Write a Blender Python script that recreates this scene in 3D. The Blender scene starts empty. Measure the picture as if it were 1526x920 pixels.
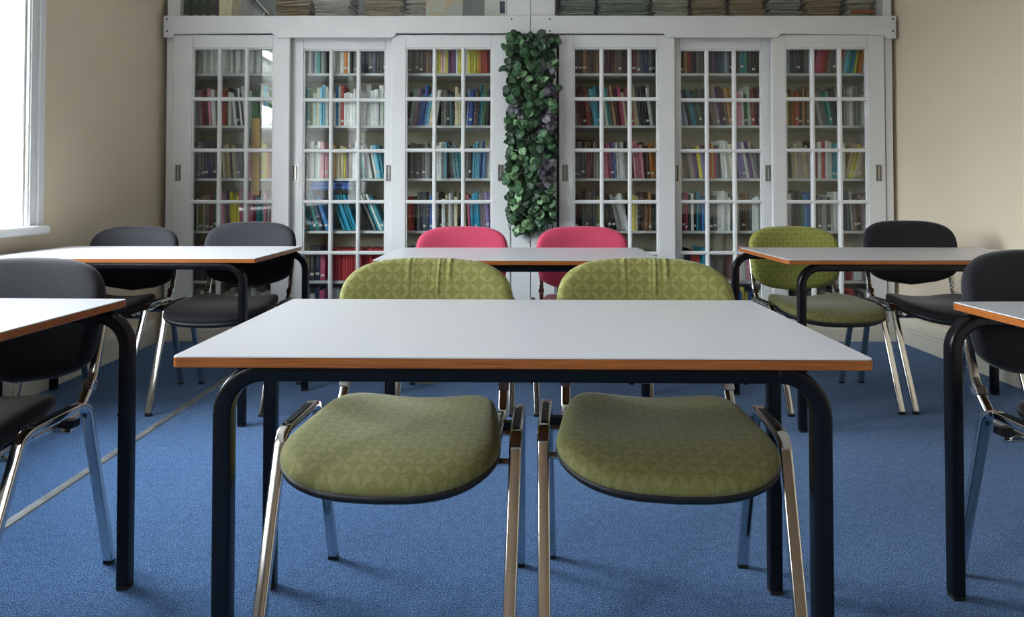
import bpy, bmesh, math, random
from mathutils import Vector, Matrix

random.seed(7)
S = bpy.context.scene
COL = S.collection
PI = math.pi

# ------------------------------------------------------------------ camera
cam_d = bpy.data.cameras.new('camera')
cam = bpy.data.objects.new('camera', cam_d)
COL.objects.link(cam)
cam.location = (0, 0, 1.005)
cam.rotation_euler = (math.radians(90 + 1.2), 0, 0)
cam_d.sensor_width = 36
cam_d.lens = 979 / 1526 * 36
cam_d.shift_x = 2.7 / 1526
cam_d.shift_y = -(460 - 264) / 1526
cam_d.clip_start = 0.02
S.camera = cam

# ------------------------------------------------------------------ exposure
S.view_settings.view_transform = 'Standard'
S.view_settings.look = 'None'
S.view_settings.gamma = 1
S.view_settings.use_curve_mapping = False
S.view_settings.exposure = 0.22
SKY = 36.0

# ------------------------------------------------------------------ world: overcast sky
w = bpy.data.worlds.new('overcast_sky')
S.world = w
w.use_nodes = True
nt = w.node_tree
nt.nodes.clear()
o_ = nt.nodes.new('ShaderNodeOutputWorld')
b_ = nt.nodes.new('ShaderNodeBackground')
tc = nt.nodes.new('ShaderNodeTexCoord')
sp = nt.nodes.new('ShaderNodeSeparateXYZ')
rp = nt.nodes.new('ShaderNodeValToRGB')
nt.links.new(tc.outputs['Generated'], sp.inputs[0])
nt.links.new(sp.outputs['Z'], rp.inputs[0])
# houses across the street below, cloud above
rp.color_ramp.elements[0].position = 0.085
rp.color_ramp.elements[0].color = (0.13, 0.125, 0.12, 1)
rp.color_ramp.elements[1].position = 0.10
rp.color_ramp.elements[1].color = (0.89, 0.93, 1.0, 1)
nt.links.new(rp.outputs[0], b_.inputs[0])
b_.inputs[1].default_value = SKY
nt.links.new(b_.outputs[0], o_.inputs[0])

# window openings in the left wall: (y0, y1, z0, z1)
WINS = [(0.62, 3.19, 0.83, 2.72), (-1.75, -0.55, 0.83, 2.72)]
WX0, WX1 = -2.36, -2.93
for (y0, y1, z0, z1) in WINS:
    l = bpy.data.lights.new('window_portal', 'AREA')
    l.shape = 'RECTANGLE'
    l.size = z1 - z0
    l.size_y = y1 - y0
    l.cycles.is_portal = True
    lo = bpy.data.objects.new('window_portal', l)
    lo.location = (WX1 - 0.03, (y0 + y1) / 2, (z0 + z1) / 2)
    lo.rotation_euler = (0, -PI / 2, 0)
    COL.objects.link(lo)

# ------------------------------------------------------------------ material helpers
def lin(c):
    if isinstance(c, str):
        c = tuple(int(c[i:i + 2], 16) / 255 for i in (0, 2, 4))
    return tuple((x / 12.92 if x <= 0.04045 else ((x + 0.055) / 1.055) ** 2.4) for x in c) + (1,)


class NT:
    def __init__(s, name):
        s.m = bpy.data.materials.new(name)
        s.m.use_nodes = True
        s.t = s.m.node_tree
        s.b = s.t.nodes['Principled BSDF']
        s.out = s.t.nodes['Material Output']

    def n(s, typ, **kw):
        x = s.t.nodes.new(typ)
        for k, v in kw.items():
            setattr(x, k, v)
        return x

    def l(s, a, b):
        s.t.links.new(a, b)

    def math(s, op, a, b=None, c=None):
        x = s.n('ShaderNodeMath', operation=op)
        for i, v in enumerate((a, b, c)):
            if v is None: continue
            if isinstance(v, (int, float)):
                x.inputs[i].default_value = v
            else:
                s.l(v, x.inputs[i])
        return x.outputs[0]

    def noise(s, scale, detail=2, coord='Object', stretch=None, rough=0.5):
        t = s.n('ShaderNodeTexCoord')
        v = t.outputs[coord]
        if stretch:
            mp = s.n('ShaderNodeMapping')
            mp.inputs['Scale'].default_value = stretch
            s.l(v, mp.inputs[0]); v = mp.outputs[0]
        x = s.n('ShaderNodeTexNoise')
        x.inputs['Scale'].default_value = scale
        x.inputs['Detail'].default_value = detail
        x.inputs['Roughness'].default_value = rough
        s.l(v, x.inputs['Vector'])
        return x.outputs['Fac']

    def ramp(s, f, stops):
        r = s.n('ShaderNodeValToRGB')
        e = r.color_ramp.elements
        while len(e) < len(stops): e.new(0.5)
        for i, (p, c) in enumerate(stops):
            e[i].position = p; e[i].color = c
        s.l(f, r.inputs[0])
        return r.outputs[0]

    def mix(s, f, a, b):
        x = s.n('ShaderNodeMix', data_type='RGBA')
        if isinstance(f, (int, float)): x.inputs[0].default_value = f
        else: s.l(f, x.inputs[0])
        for i, v in ((6, a), (7, b)):
            if isinstance(v, tuple): x.inputs[i].default_value = v
            else: s.l(v, x.inputs[i])
        return x.outputs[2]

    def bump(s, h, strength, dist=0.01):
        x = s.n('ShaderNodeBump')
        x.inputs['Strength'].default_value = strength
        x.inputs['Distance'].default_value = dist
        s.l(h, x.inputs['Height'])
        s.l(x.outputs[0], s.b.inputs['Normal'])
        return x

    def base(s, c, rough=0.5, metal=0.0, spec=0.5):
        if isinstance(c, (tuple, str)):
            s.b.inputs['Base Color'].default_value = lin(c) if isinstance(c, str) else c
        else:
            s.l(c, s.b.inputs['Base Color'])
        s.b.inputs['Roughness'].default_value = rough
        s.b.inputs['Metallic'].default_value = metal
        s.b.inputs['Specular IOR Level'].default_value = spec
        return s


def var(c, k):
    c = lin(c)
    return tuple(max(0, min(1, x * k)) for x in c[:3]) + (1,)


def mat_plain(name, c, rough=0.5, metal=0.0, spec=0.5, vary=0.08, scale=6, bump=0.0, bscale=200):
    m = NT(name)
    f = m.noise(scale, 3)
    m.base(m.ramp(f, [(0.3, var(c, 1 - vary)), (0.7, var(c, 1 + vary))]), rough, metal, spec)
    if bump:
        m.bump(m.noise(bscale, 2), bump, 0.003)
    return m.m


M = {}
# wall paint with slight mottling
M['wall'] = mat_plain('cream_wall_paint', 'ddceb6', 0.75, vary=0.03, scale=1.3, bump=0.15, bscale=60)
M['wall_brown'] = mat_plain('warm_brown_wall_paint', '8c7760', 0.7, vary=0.05, scale=1.5)
M['ceil'] = mat_plain('ceiling_paint', 'eae8e2', 0.85, vary=0.02)
M['white'] = mat_plain('white_gloss_paint', 'dfe0e0', 0.42, vary=0.025, scale=3, bump=0.06, bscale=40)
M['white_warm'] = mat_plain('cream_gloss_paint', 'ddd8c8', 0.45, vary=0.04, scale=3, bump=0.05, bscale=40)
M['inner'] = mat_plain('cupboard_inside_paint', 'dbd3be', 0.7, vary=0.05)
M['dark_gap'] = mat_plain('dark_gap_shade', '26231f', 0.8)
M['chrome'] = mat_plain('chrome_plate', 'd2d0cd', 0.13, metal=1.0, vary=0.04, scale=20)
M['steel'] = mat_plain('brushed_steel', 'b4b2ac', 0.35, metal=1.0, vary=0.1, scale=30)
M['strip'] = mat_plain('worn_aluminium', '8f9294', 0.45, metal=0.6, vary=0.25, scale=14)
M['black_metal'] = mat_plain('black_navy_enamel', '090a0f', 0.27, vary=0.1, scale=10, spec=0.32)
M['black_plastic'] = mat_plain('black_plastic', '111216', 0.5, vary=0.1, scale=30)
M['screw'] = mat_plain('dark_screw', '4a463f', 0.5, metal=0.6)
M['laminate'] = mat_plain('grey_laminate', 'c7c7cb', 0.33, vary=0.015, scale=2)
M['rubber'] = mat_plain('black_rubber', '0c0c0d', 0.8)


def mat_wood():
    m = NT('varnished_beech_edge')
    f = m.noise(9, 4, stretch=(1, 6, 60))
    m.base(m.ramp(f, [(0.3, lin('85471c')), (0.55, lin('a05c26')), (0.8, lin('b57334'))]), 0.3)
    m.bump(f, 0.1, 0.002)
    return m.m


M['wood'] = mat_wood()


def mat_carpet():
    m = NT('blue_loop_carpet')
    fine = m.noise(270, 2, rough=0.65)
    mid = m.noise(40, 3)
    big = m.noise(1.2, 3)
    k = m.math('ADD', m.math('MULTIPLY', fine, 0.95), m.math('ADD', m.math('MULTIPLY', mid, 0.12), m.math('MULTIPLY', big, 0.10)))
    c = m.ramp(k, [(0.44, lin('193358')), (0.585, lin('365f94')), (0.74, lin('7aa2cc'))])
    m.base(c, 0.95, spec=0.1)
    m.b.inputs['Sheen Weight'].default_value = 0.15
    m.bump(fine, 0.7, 0.006)
    return m.m


M['carpet'] = mat_carpet()


def mat_fabric(name, dark, light, axis, pattern=True, wrinkle=False):
    """woven upholstery; a lattice of overlapping circles leaves four-petal flowers"""
    m = NT(name)
    fine = m.noise(420, 2)
    big = m.noise(7, 2)
    base = m.mix(m.ramp(big, [(0.3, (0, 0, 0, 1)), (0.7, (1, 1, 1, 1))]), var(dark, 0.93), var(dark, 1.07))
    if pattern:
        t = m.n('ShaderNodeTexCoord')
        s = m.n('ShaderNodeSeparateXYZ')
        m.l(t.outputs['Object'], s.inputs[0])
        a, b = s.outputs['X'], s.outputs['Y' if axis == 'y' else 'Z']
        q = 1 / 0.034
        u = m.math('FRACT', m.math('ADD', m.math('MULTIPLY', m.math('ADD', a, b), q * 0.7071), 20))
        v = m.math('FRACT', m.math('ADD', m.math('MULTIPLY', m.math('SUBTRACT', a, b), q * 0.7071), 20))
        cnt = None
        for cx in (0, 1):
            for cy in (0, 1):
                du, dv = m.math('SUBTRACT', u, cx), m.math('SUBTRACT', v, cy)
                d = m.math('SQRT', m.math('ADD', m.math('MULTIPLY', du, du), m.math('MULTIPLY', dv, dv)))
                h = m.math('LESS_THAN', d, 0.66)
                cnt = h if cnt is None else m.math('ADD', cnt, h)
        petal = m.math('GREATER_THAN', cnt, 1.5)
        petal = m.math('MULTIPLY', petal, 0.6 if axis == 'z' else 0.4)
        base = m.mix(petal, base, lin(light))
    c = m.mix(m.ramp(fine, [(0.35, (0, 0, 0, 1)), (0.65, (0.5, 0.5, 0.5, 1))]), base, lin(light))
    m.base(c, 0.78, spec=0.3)
    m.b.inputs['Sheen Weight'].default_value = 0.22
    m.b.inputs['Sheen Roughness'].default_value = 0.4
    if wrinkle:
        t = m.n('ShaderNodeTexCoord')
        s = m.n('ShaderNodeSeparateXYZ')
        m.l(t.outputs['Object'], s.inputs[0])
        # gathered cloth: narrow vertical ripples that fade below the top edge
        rip = m.noise(1.0, 1, stretch=(52, 1, 3))
        rip = m.math('POWER', rip, 4.0)
        up = m.n('ShaderNodeMapRange'); up.clamp = True
        up.inputs[1].default_value = 0.04; up.inputs[2].default_value = 0.11
        m.l(s.outputs['Z'], up.inputs[0])
        ctr = m.n('ShaderNodeMapRange'); ctr.clamp = True
        ctr.inputs[1].default_value = 0.12; ctr.inputs[2].default_value = 0.04
        m.l(m.math('ABSOLUTE', m.math('SUBTRACT', s.outputs['X'], 0.02)), ctr.inputs[0])
        h = m.math('MULTIPLY', m.math('MULTIPLY', up.outputs[0], ctr.outputs[0]), rip)
        h = m.math('ADD', h, m.math('MULTIPLY', fine, 0.02))
        m.bump(h, 0.55, 0.03)
    else:
        m.bump(fine, 0.25, 0.002)
    return m.m


M['green_seat'] = mat_fabric('green_petal_fabric_seat', '646330', '88865a', 'y')
M['green_back'] = mat_fabric('green_petal_fabric_back', '6c6c30', '93925a', 'z', wrinkle=True)
M['green_back_plain'] = mat_fabric('green_petal_fabric_smooth', '707430', '969850', 'z')
M['red_seat'] = mat_fabric('red_fabric_seat', 'a32a48', 'b94a66', 'y', False)
M['red_back'] = mat_fabric('red_fabric_back', 'ae3250', 'c6566f', 'z', False)
M['black_seat'] = mat_fabric('black_fabric_seat', '0b0b0f', '1a1a20', 'y', False)
M['black_back'] = mat_fabric('black_fabric_back', '0f0f14', '292932', 'z', False)


def mat_glass():
    m = NT('clear_glass')
    m.t.nodes.remove(m.b)
    tr = m.n('ShaderNodeBsdfTransparent')
    tr.inputs[0].default_value = (0.93, 0.95, 0.94, 1)
    gl = m.n('ShaderNodeBsdfGlossy')
    gl.inputs['Roughness'].default_value = 0.0
    # Schlick reflectance, the same from both sides of the pane
    ge = m.n('ShaderNodeNewGeometry')
    dp = m.n('ShaderNodeVectorMath', operation='DOT_PRODUCT')
    m.l(ge.outputs['Normal'], dp.inputs[0]); m.l(ge.outputs['Incoming'], dp.inputs[1])
    c = m.math('SUBTRACT', 1.0, m.math('ABSOLUTE', dp.outputs['Value']))
    k = m.math('ADD', m.math('MULTIPLY', m.math('POWER', c, 5.0), 0.96), 0.04)
    mx = m.n('ShaderNodeMixShader')
    m.l(k, mx.inputs[0]); m.l(tr.outputs[0], mx.inputs[1]); m.l(gl.outputs[0], mx.inputs[2])
    m.l(mx.outputs[0], m.out.inputs[0])
    return m.m


M['glass'] = mat_glass()


def mat_sign():
    m = NT('translucent_sign_film')
    m.base('f4f4f0', 0.6)
    tl = m.n('ShaderNodeBsdfTranslucent'); tl.inputs[0].default_value = (0.9, 0.9, 0.88, 1)
    f = m.noise(5, 2)
    mx = m.n('ShaderNodeMixShader')
    m.l(m.math('ADD', m.math('MULTIPLY', f, 0.1), 0.88), mx.inputs[0])
    m.l(m.b.outputs[0], mx.inputs[1]); m.l(tl.outputs[0], mx.inputs[2])
    m.l(mx.outputs[0], m.out.inputs[0])
    return m.m


M['sign'] = mat_sign()
M['ink'] = mat_plain('black_lettering', '15151a', 0.6)


def mat_leaf(name, dark, mid, light):
    m = NT(name)
    f = m.noise(14, 2)
    f2 = m.noise(90, 3)
    k = m.math('ADD', m.math('MULTIPLY', f, 0.7), m.math('MULTIPLY', f2, 0.3))
    body = m.ramp(k, [(0.35, lin(dark)), (0.52, lin(mid)), (0.70, lin(light))])
    at = m.n('ShaderNodeAttribute'); at.attribute_name = 'edge'
    rib = m.ramp(at.outputs['Fac'], [(0.0, (0.5, 0.5, 0.5, 1)), (0.12, (0.08, 0.08, 0.08, 1)), (0.80, (0, 0, 0, 1)), (1.0, (0.45, 0.45, 0.45, 1))])
    m.base(m.mix(rib, body, var(light, 1.25)), 0.5)
    m.bump(f2, 0.4, 0.004)
    return m.m


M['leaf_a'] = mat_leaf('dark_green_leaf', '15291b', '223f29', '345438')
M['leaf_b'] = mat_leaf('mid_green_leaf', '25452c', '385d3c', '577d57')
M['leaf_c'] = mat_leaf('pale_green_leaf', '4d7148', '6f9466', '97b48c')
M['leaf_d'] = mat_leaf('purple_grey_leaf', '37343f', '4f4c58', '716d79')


def mat_paper(name, a, b, c, streak=120):
    m = NT(name)
    f = m.noise(1.0, 4, stretch=(5, 5, streak), rough=0.7)
    m.base(m.ramp(f, [(0.30, lin(a)), (0.5, lin(b)), (0.66, lin(c))]), 0.8)
    m.bump(f, 0.8, 0.01)
    return m.m


M['paper'] = mat_paper('stacked_paper', '544f47', 'aea89b', 'dad5c9')
M['paper_tan'] = mat_paper('stacked_tan_folders', '4e3f30', 'a08a6c', 'cbb593')
M['paper_grey'] = mat_paper('stacked_grey_paper', '464946', '8f938b', 'c0c2b8')
M['paper_orange'] = mat_paper('orange_folder', '8a4228', 'b8603e', 'cc7a54')
M['pages'] = mat_paper('book_pages', 'b8b09c', 'd2ccba', 'e4dfd0', 40)

BC = {}


def book_mat(hexc, text='auto'):
    """cover cloth in one colour with a broken line of lettering running up the spine"""
    if hexc in BC: return BC[hexc]
    orig = hexc
    m = NT('book_cover_' + str(len(BC)))
    r, g, b = (int(hexc[i:i + 2], 16) for i in (0, 2, 4))
    hexc = '%02x%02x%02x' % tuple(min(255, int(v * 1.08 + 6)) for v in (r, g, b))
    key = orig
    lum = 0.3 * r + 0.6 * g + 0.1 * b
    ink = lin('2a2a30') if lum > 150 else lin('cfc9b6')
    t = m.n('ShaderNodeTexCoord')
    s = m.n('ShaderNodeSeparateXYZ')
    m.l(t.outputs['Generated'], s.inputs[0])
    band = m.math('LESS_THAN', m.math('ABSOLUTE', m.math('SUBTRACT', s.outputs['X'], 0.5)), 0.17)
    z = m.math('MULTIPLY', m.math('LESS_THAN', m.math('ABSOLUTE', m.math('SUBTRACT', s.outputs['Z'], 0.60)), 0.24),
               m.math('LESS_THAN', s.outputs['Y'], 0.10))
    n1 = m.noise(1.0, 2, stretch=(260, 3, 190))
    on = m.math('GREATER_THAN', n1, 0.55)
    k = m.math('MULTIPLY', m.math('MULTIPLY', m.math('MULTIPLY', band, z), on), 0.6)
    f = m.noise(25, 3)
    body = m.ramp(f, [(0.3, var(hexc, 0.86)), (0.7, var(hexc, 1.12))])
    m.base(m.mix(k, body, ink), 0.45)
    BC[key] = m.m
    return m.m


M['label'] = mat_plain('white_class_label', 'e6e4dc', 0.7)


# ------------------------------------------------------------------ mesh helpers
def link(name, bm, mats, parent=None, smooth=False, bevel=0.0, bseg=2, loc=None):
    me = bpy.data.meshes.new(name)
    bmesh.ops.recalc_face_normals(bm, faces=bm.faces)
    bm.to_mesh(me); bm.free()
    if not isinstance(mats, (list, tuple)): mats = [mats]
    for m in mats: me.materials.append(m)
    if smooth:
        for p in me.polygons: p.use_smooth = len(p.vertices) < 5
    o = bpy.data.objects.new(name, me)
    COL.objects.link(o)
    if parent: o.parent = parent
    if loc: o.location = loc
    if bevel:
        b = o.modifiers.new('bevel', 'BEVEL')
        b.width = bevel; b.segments = bseg; b.limit_method = 'ANGLE'; b.angle_limit = math.radians(40)
        b.harden_normals = False
    return o


def box(bm, x0, x1, y0, y1, z0, z1, mi=0, mat=None):
    vs = [bm.verts.new(p) for p in ((x0, y0, z0), (x1, y0, z0), (x1, y1, z0), (x0, y1, z0),
                                    (x0, y0, z1), (x1, y0, z1), (x1, y1, z1), (x0, y1, z1))]
    if mat is not None:
        for v in vs: v.co = mat @ v.co
    for f in ((0, 3, 2, 1), (4, 5, 6, 7), (0, 1, 5, 4), (1, 2, 6, 5), (2, 3, 7, 6), (3, 0, 4, 7)):
        fc = bm.faces.new([vs[i] for i in f]); fc.material_index = mi
    return vs


def prism(bm, pts, axis, a, b, mi=0):
    """extrude a polygon; pts are in the two other axes' coordinates"""
    def P(u, v, w):
        return {'x': (w, u, v), 'y': (u, w, v), 'z': (u, v, w)}[axis]
    A = [bm.verts.new(P(u, v, a)) for u, v in pts]
    B = [bm.verts.new(P(u, v, b)) for u, v in pts]
    n = len(pts)
    for i in range(n):
        bm.faces.new((A[i], A[(i + 1) % n], B[(i + 1) % n], B[i])).material_index = mi
    bm.faces.new(A).material_index = mi
    bm.faces.new(B[::-1]).material_index = mi


def fillet(pts, r, seg=7):
    out = [Vector(pts[0])]
    for i in range(1, len(pts) - 1):
        p0, p, p1 = Vector(pts[i - 1]), Vector(pts[i]), Vector(pts[i + 1])
        rr = r[i - 1] if isinstance(r, (list, tuple)) else r
        d0, d1 = (p0 - p).normalized(), (p1 - p).normalized()
        ang = d0.angle(d1)
        t = min(rr / math.tan(ang / 2), (p0 - p).length * 0.49, (p1 - p).length * 0.49)
        a, b = p + d0 * t, p + d1 * t
        for k in range(seg + 1):
            s = k / seg
            out.append(a * (1 - s) ** 2 + p * 2 * s * (1 - s) + b * s * s)
    out.append(Vector(pts[-1]))
    return out


def section(a, b, r, n=4):
    """rounded rectangle a x b (half sizes)"""
    r = min(r, a, b)
    ps = []
    for cx, cy, s in ((a - r, b - r, 0), (-(a - r), b - r, 1), (-(a - r), -(b - r), 2), (a - r, -(b - r), 3)):
        for k in range(n + 1):
            t = (s + k / n) * PI / 2
            ps.append((cx + r * math.cos(t), cy + r * math.sin(t)))
    return ps


def tube(bm, path, nrm, sec, mi=0, caps=True):
    """sweep sec along a planar path; nrm is the normal of its plane (section x lies along nrm)"""
    nrm = Vector(nrm).normalized()
    if caps:   # short end rings keep the long faces' shading true
        a0, a1 = path[0], path[-1]
        path = [a0, a0 + (path[1] - a0).normalized() * 0.002] + list(path[1:-1]) + [a1 + (path[-2] - a1).normalized() * 0.002, a1]
    rings = []
    for i, p in enumerate(path):
        t = (path[min(i + 1, len(path) - 1)] - path[max(i - 1, 0)]).normalized()
        u = (nrm - t * nrm.dot(t)).normalized()
        v = t.cross(u)
        rings.append([bm.verts.new(p + u * a + v * b) for a, b in sec])
    n = len(sec)
    for A, B in zip(rings, rings[1:]):
        for i in range(n):
            bm.faces.new((A[i], A[(i + 1) % n], B[(i + 1) % n], B[i])).material_index = mi
    if caps:
        bm.faces.new(rings[0][::-1]).material_index = mi
        bm.faces.new(rings[-1]).material_index = mi


def disc_cyl(bm, c, axis, r, h, n=12, mi=0):
    pts = [(c[0] + r * math.cos(2 * PI * k / n), c[1] + r * math.sin(2 * PI * k / n)) for k in range(n)]
    prism(bm, pts, axis, h[0], h[1], mi)


def empty(name, loc=(0, 0, 0), rz=0):
    o = bpy.data.objects.new(name, None)
    o.empty_display_size = 0.1
    o.location = loc
    o.rotation_euler = (0, 0, rz)
    COL.objects.link(o)
    return o


def tag(o, label=None, cat=None, group=None, kind=None):
    if label: o['label'] = label
    if cat: o['category'] = cat
    if group: o['group'] = group
    if kind: o['kind'] = kind
    return o


def copy_tree(o, parent=None):
    c = o.copy()
    COL.objects.link(c)
    if parent: c.parent = parent
    for ch in o.children: copy_tree(ch, c)
    return c


def struct(name, bm, m, bevel=0.0, smooth=False):
    o = link(name, bm, m, None, smooth, bevel)
    o['kind'] = 'structure'
    return o


# ------------------------------------------------------------------ room shell
XL, XR, YB, YF, ZC = -2.36, 2.61, 4.84, -2.6, 3.0
bm = bmesh.new(); box(bm, -2.98, XR + 0.15, YF - 0.1, YB + 0.1, -0.1, 0); struct('floor', bm, M['carpet'])
bm = bmesh.new(); box(bm, -2.98, XR + 0.15, YF - 0.1, YB + 0.1, ZC, ZC + 0.1); struct('ceiling', bm, M['ceil'])
bm = bmesh.new(); box(bm, XL - 0.4, XR + 0.15, YB, YB + 0.1, 0, ZC); struct('wall_back', bm, M['wall'])
bm = bmesh.new(); box(bm, XL - 0.4, XR + 0.15, YF - 0.1, YF, 0, ZC); struct('wall_front', bm, M['wall_brown'])
bm = bmesh.new(); box(bm, XR, XR + 0.15, YF, YB, 0, ZC); struct('wall_right', bm, M['wall'])
bm = bmesh.new()
ys = [YF] + sum([[b[0], b[1]] for b in sorted(WINS)], []) + [YB]
for i in range(0, len(ys), 2):
    box(bm, WX1, XL, ys[i], ys[i + 1], 0, ZC)
for (y0, y1, z0, z1) in WINS:
    box(bm, WX1, XL, y0, y1, 0, z0)
    box(bm, WX1, XL, y0, y1, z1, ZC)
struct('wall_left', bm, M['wall'])

BLOCK_MUL = [(1.37, 2.03), (-1.18, -1.12)]     # added opaque panel keeping sky out of the door reflection, and a plain mullion
# windows: white panelled reveal, sash frame, glazing, architrave, sill
for wi, (y0, y1, z0, z1) in enumerate(WINS):
    bm = bmesh.new()
    e = 0.012
    # reveal linings, wall to sash
    box(bm, WX1, XL, y1 - e, y1 - 0.001, z0, z1)
    box(bm, WX1, XL, y0 + 0.001, y0 + e, z0, z1)
    box(bm, WX1, XL, y0, y1, z1 - e, z1 - 0.001)
    # architrave: two stepped boards round the opening
    for (a, b, t) in ((0.0, 0.055, 0.016), (0.055, 0.095, 0.030)):
        box(bm, XL, XL + t, y1 + a, y1 + b, z0 - 0.0, z1 + b)
        box(bm, XL, XL + t, y0 - b, y0 - a, z0 - 0.0, z1 + b)
        box(bm, XL, XL + t, y0 - a, y1 + a, z1 + a, z1 + b)
    for yy in (y1 + 0.008, y0 - 0.018):
        box(bm, XL + 0.016, XL + 0.022, yy, yy + 0.010, z0, z1)
    fr = struct('window_%d' % (wi + 1), bm, M['white'], 0.003)
    # sill
    bm = bmesh.new()
    prism(bm, [(WX1, z0 - 0.04), (XL + 0.052, z0 - 0.04), (XL + 0.062, z0 - 0.03), (XL + 0.062, z0 - 0.008), (XL + 0.052, z0 + 0.003), (WX1, z0 + 0.003)],
          'y', y0 - 0.10, y1 + 0.10)
    o = link('window_sill', bm, M['white'], fr, bevel=0.004)
    # sash frame
    bm = bmesh.new()
    fx0, fx1 = WX1 + 0.05, WX1 + 0.095
    zm = 2.02
    for qi, (a, b, c, d) in enumerate(((y0, y0 + 0.06, z0, z1), (y1 - 0.06, y1, z0, z1), (y0, y1, z0, z0 + 0.07), (y0, y1, z1 - 0.06, z1),
                         (y0, y1, zm - 0.025, zm + 0.025), BLOCK_MUL[wi] + (z0, z1), (y0, y1, 2.50, 2.55))):
        qd = 0.002 if (2 <= qi <= 4 or qi == 6) else 0.0
        box(bm, fx0 + qd, fx1 - qd, a + (0.013 if a == y0 else 0), b - (0.013 if b == y1 else 0), c + 0.0035, d - (0.013 if d == z1 else 0))
    link('sash_frame', bm, M['white'], fr, bevel=0.004)
    bm = bmesh.new()
    box(bm, fx0 + 0.02, fx0 + 0.024, y0 + 0.05, y1 - 0.05, z0 + 0.05, z1 - 0.05)
    link('window_glass', bm, M['glass'], fr)

# white sign in the first window, read from the street side
sg = empty('window_sign', (WX1 + 0.045, 1.01, 2.28))
bm = bmesh.new(); box(bm, -0.004, 0.0, -0.41, 0.30, -0.25, 0.23)
link('sign_panel', bm, M['sign'], sg)
for txt, zz, ss in (('AUDIT', 0.10, 0.08), ('MANAGEMENT', -0.02, 0.08), ('CONSULTING', -0.12, 0.08)):
    cu = bpy.data.curves.new('sign_text', 'FONT')
    cu.body = txt; cu.size = ss; cu.align_x = 'LEFT'; cu.extrude = 0.0030
    ob = bpy.data.objects.new('sign_text', cu)
    COL.objects.link(ob)
    bpy.context.view_layer.update()
    me = bpy.data.meshes.new_from_object(ob.evaluated_get(bpy.context.evaluated_depsgraph_get()))
    bpy.data.objects.remove(ob)
    me.materials.clear(); me.materials.append(M['ink'])
    ob = bpy.data.objects.new('lettering', me)
    COL.objects.link(ob)
    ob.parent = sg
    # text x -> -Y, text y -> +Z, facing -X
    ob.matrix_local = Matrix(((0, 0, -1, -0.0020), (-1.0, 0, 0, 0.26 - (0.10 if txt == 'AUDIT' else 0)), (0, 1, 0, zz), (0, 0, 0, 1)))
tag(sg, 'white sign film with black capital lettering on the left window glass', 'sign')

# skirting
def skirting(name, side):
    bm = bmesh.new()
    if side == 'r':
        x = XR
        prism(bm, [(x, 0), (x - 0.022, 0), (x - 0.022, 0.085), (x - 0.030, 0.088), (x - 0.030, 0.112), (x - 0.020, 0.118),
                   (x - 0.020, 0.165), (x - 0.010, 0.178), (x, 0.18)], 'y', YF, 4.38)
    else:
        x = XL
        prism(bm, [(x, 0), (x + 0.020, 0), (x + 0.020, 0.13), (x + 0.010, 0.155), (x, 0.16)], 'y', YF, 4.36)
    return struct(name, bm, M['white_warm'], 0.002)


skirting('baseboard_right', 'r')
skirting('baseboard_left', 'l')
# pipe along the right skirting with brackets
pr = empty('heating_pipe', (XR - 0.045, 0, 0.125))
bm = bmesh.new(); tube(bm, [Vector((0, 0.2, 0)), Vector((0, 4.37, 0))], (0, 0, 1), section(0.008, 0.008, 0.008))
link('pipe', bm, M['white_warm'], pr, True)
for yy in (1.3, 2.45, 3.55):
    bm = bmesh.new()
    box(bm, -0.011, 0.022, yy - 0.012, yy + 0.012, -0.012, -0.008)
    box(bm, -0.011, 0.022, yy - 0.012, yy + 0.012, 0.008, 0.012)
    box(bm, -0.014, -0.010, yy - 0.012, yy + 0.012, -0.012, 0.012)
    link('bracket', bm, M['steel'], pr)
tag(pr, 'thin cream painted pipe running along the top of the right skirting', 'pipe')

# metal joint strip in the carpet
bm = bmesh.new()
prism(bm, [(-0.019, 0.0), (-0.015, 0.0035), (0, 0.0045), (0.015, 0.0035), (0.019, 0.0)], 'y', YF + 0.1, 4.38)
o = struct('trim_1', bm, M['strip'], 0)
o.location = (-1.515, 0, 0.0005)

# ------------------------------------------------------------------ bookcases
YD = 4.40      # front face of the outer sliding doors
YS = 4.49      # front edge of the shelves
YK = 4.80      # back panel
DZ0, DZ1 = 0.125, 2.055
SHELF_Z = [1.812, 1.453, 1.090, 0.7315, 0.391, 0.135]
ROWS = [0.239 + 0.346 * k for k in range(6)]   # glazing bar heights, top one = top of glass
UNITS = {'left': (-2.315, 0.135), 'right': (0.137, 2.575)}
DOORS = {  # x0, x1, glass x0, glass x1, recessed
    1: (-2.262, -1.483, -2.139, -1.592, 0), 2: (-1.52, -0.76, -1.405, -0.846, 1), 3: (-0.797, 0.0, -0.702, -0.123, 0),
    4: (0.328, 1.105, 0.427, 0.995, 0), 5: (1.07, 1.80, 1.153, 1.712, 1), 6: (1.762, 2.516, 1.852, 2.404, 0)}


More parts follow.
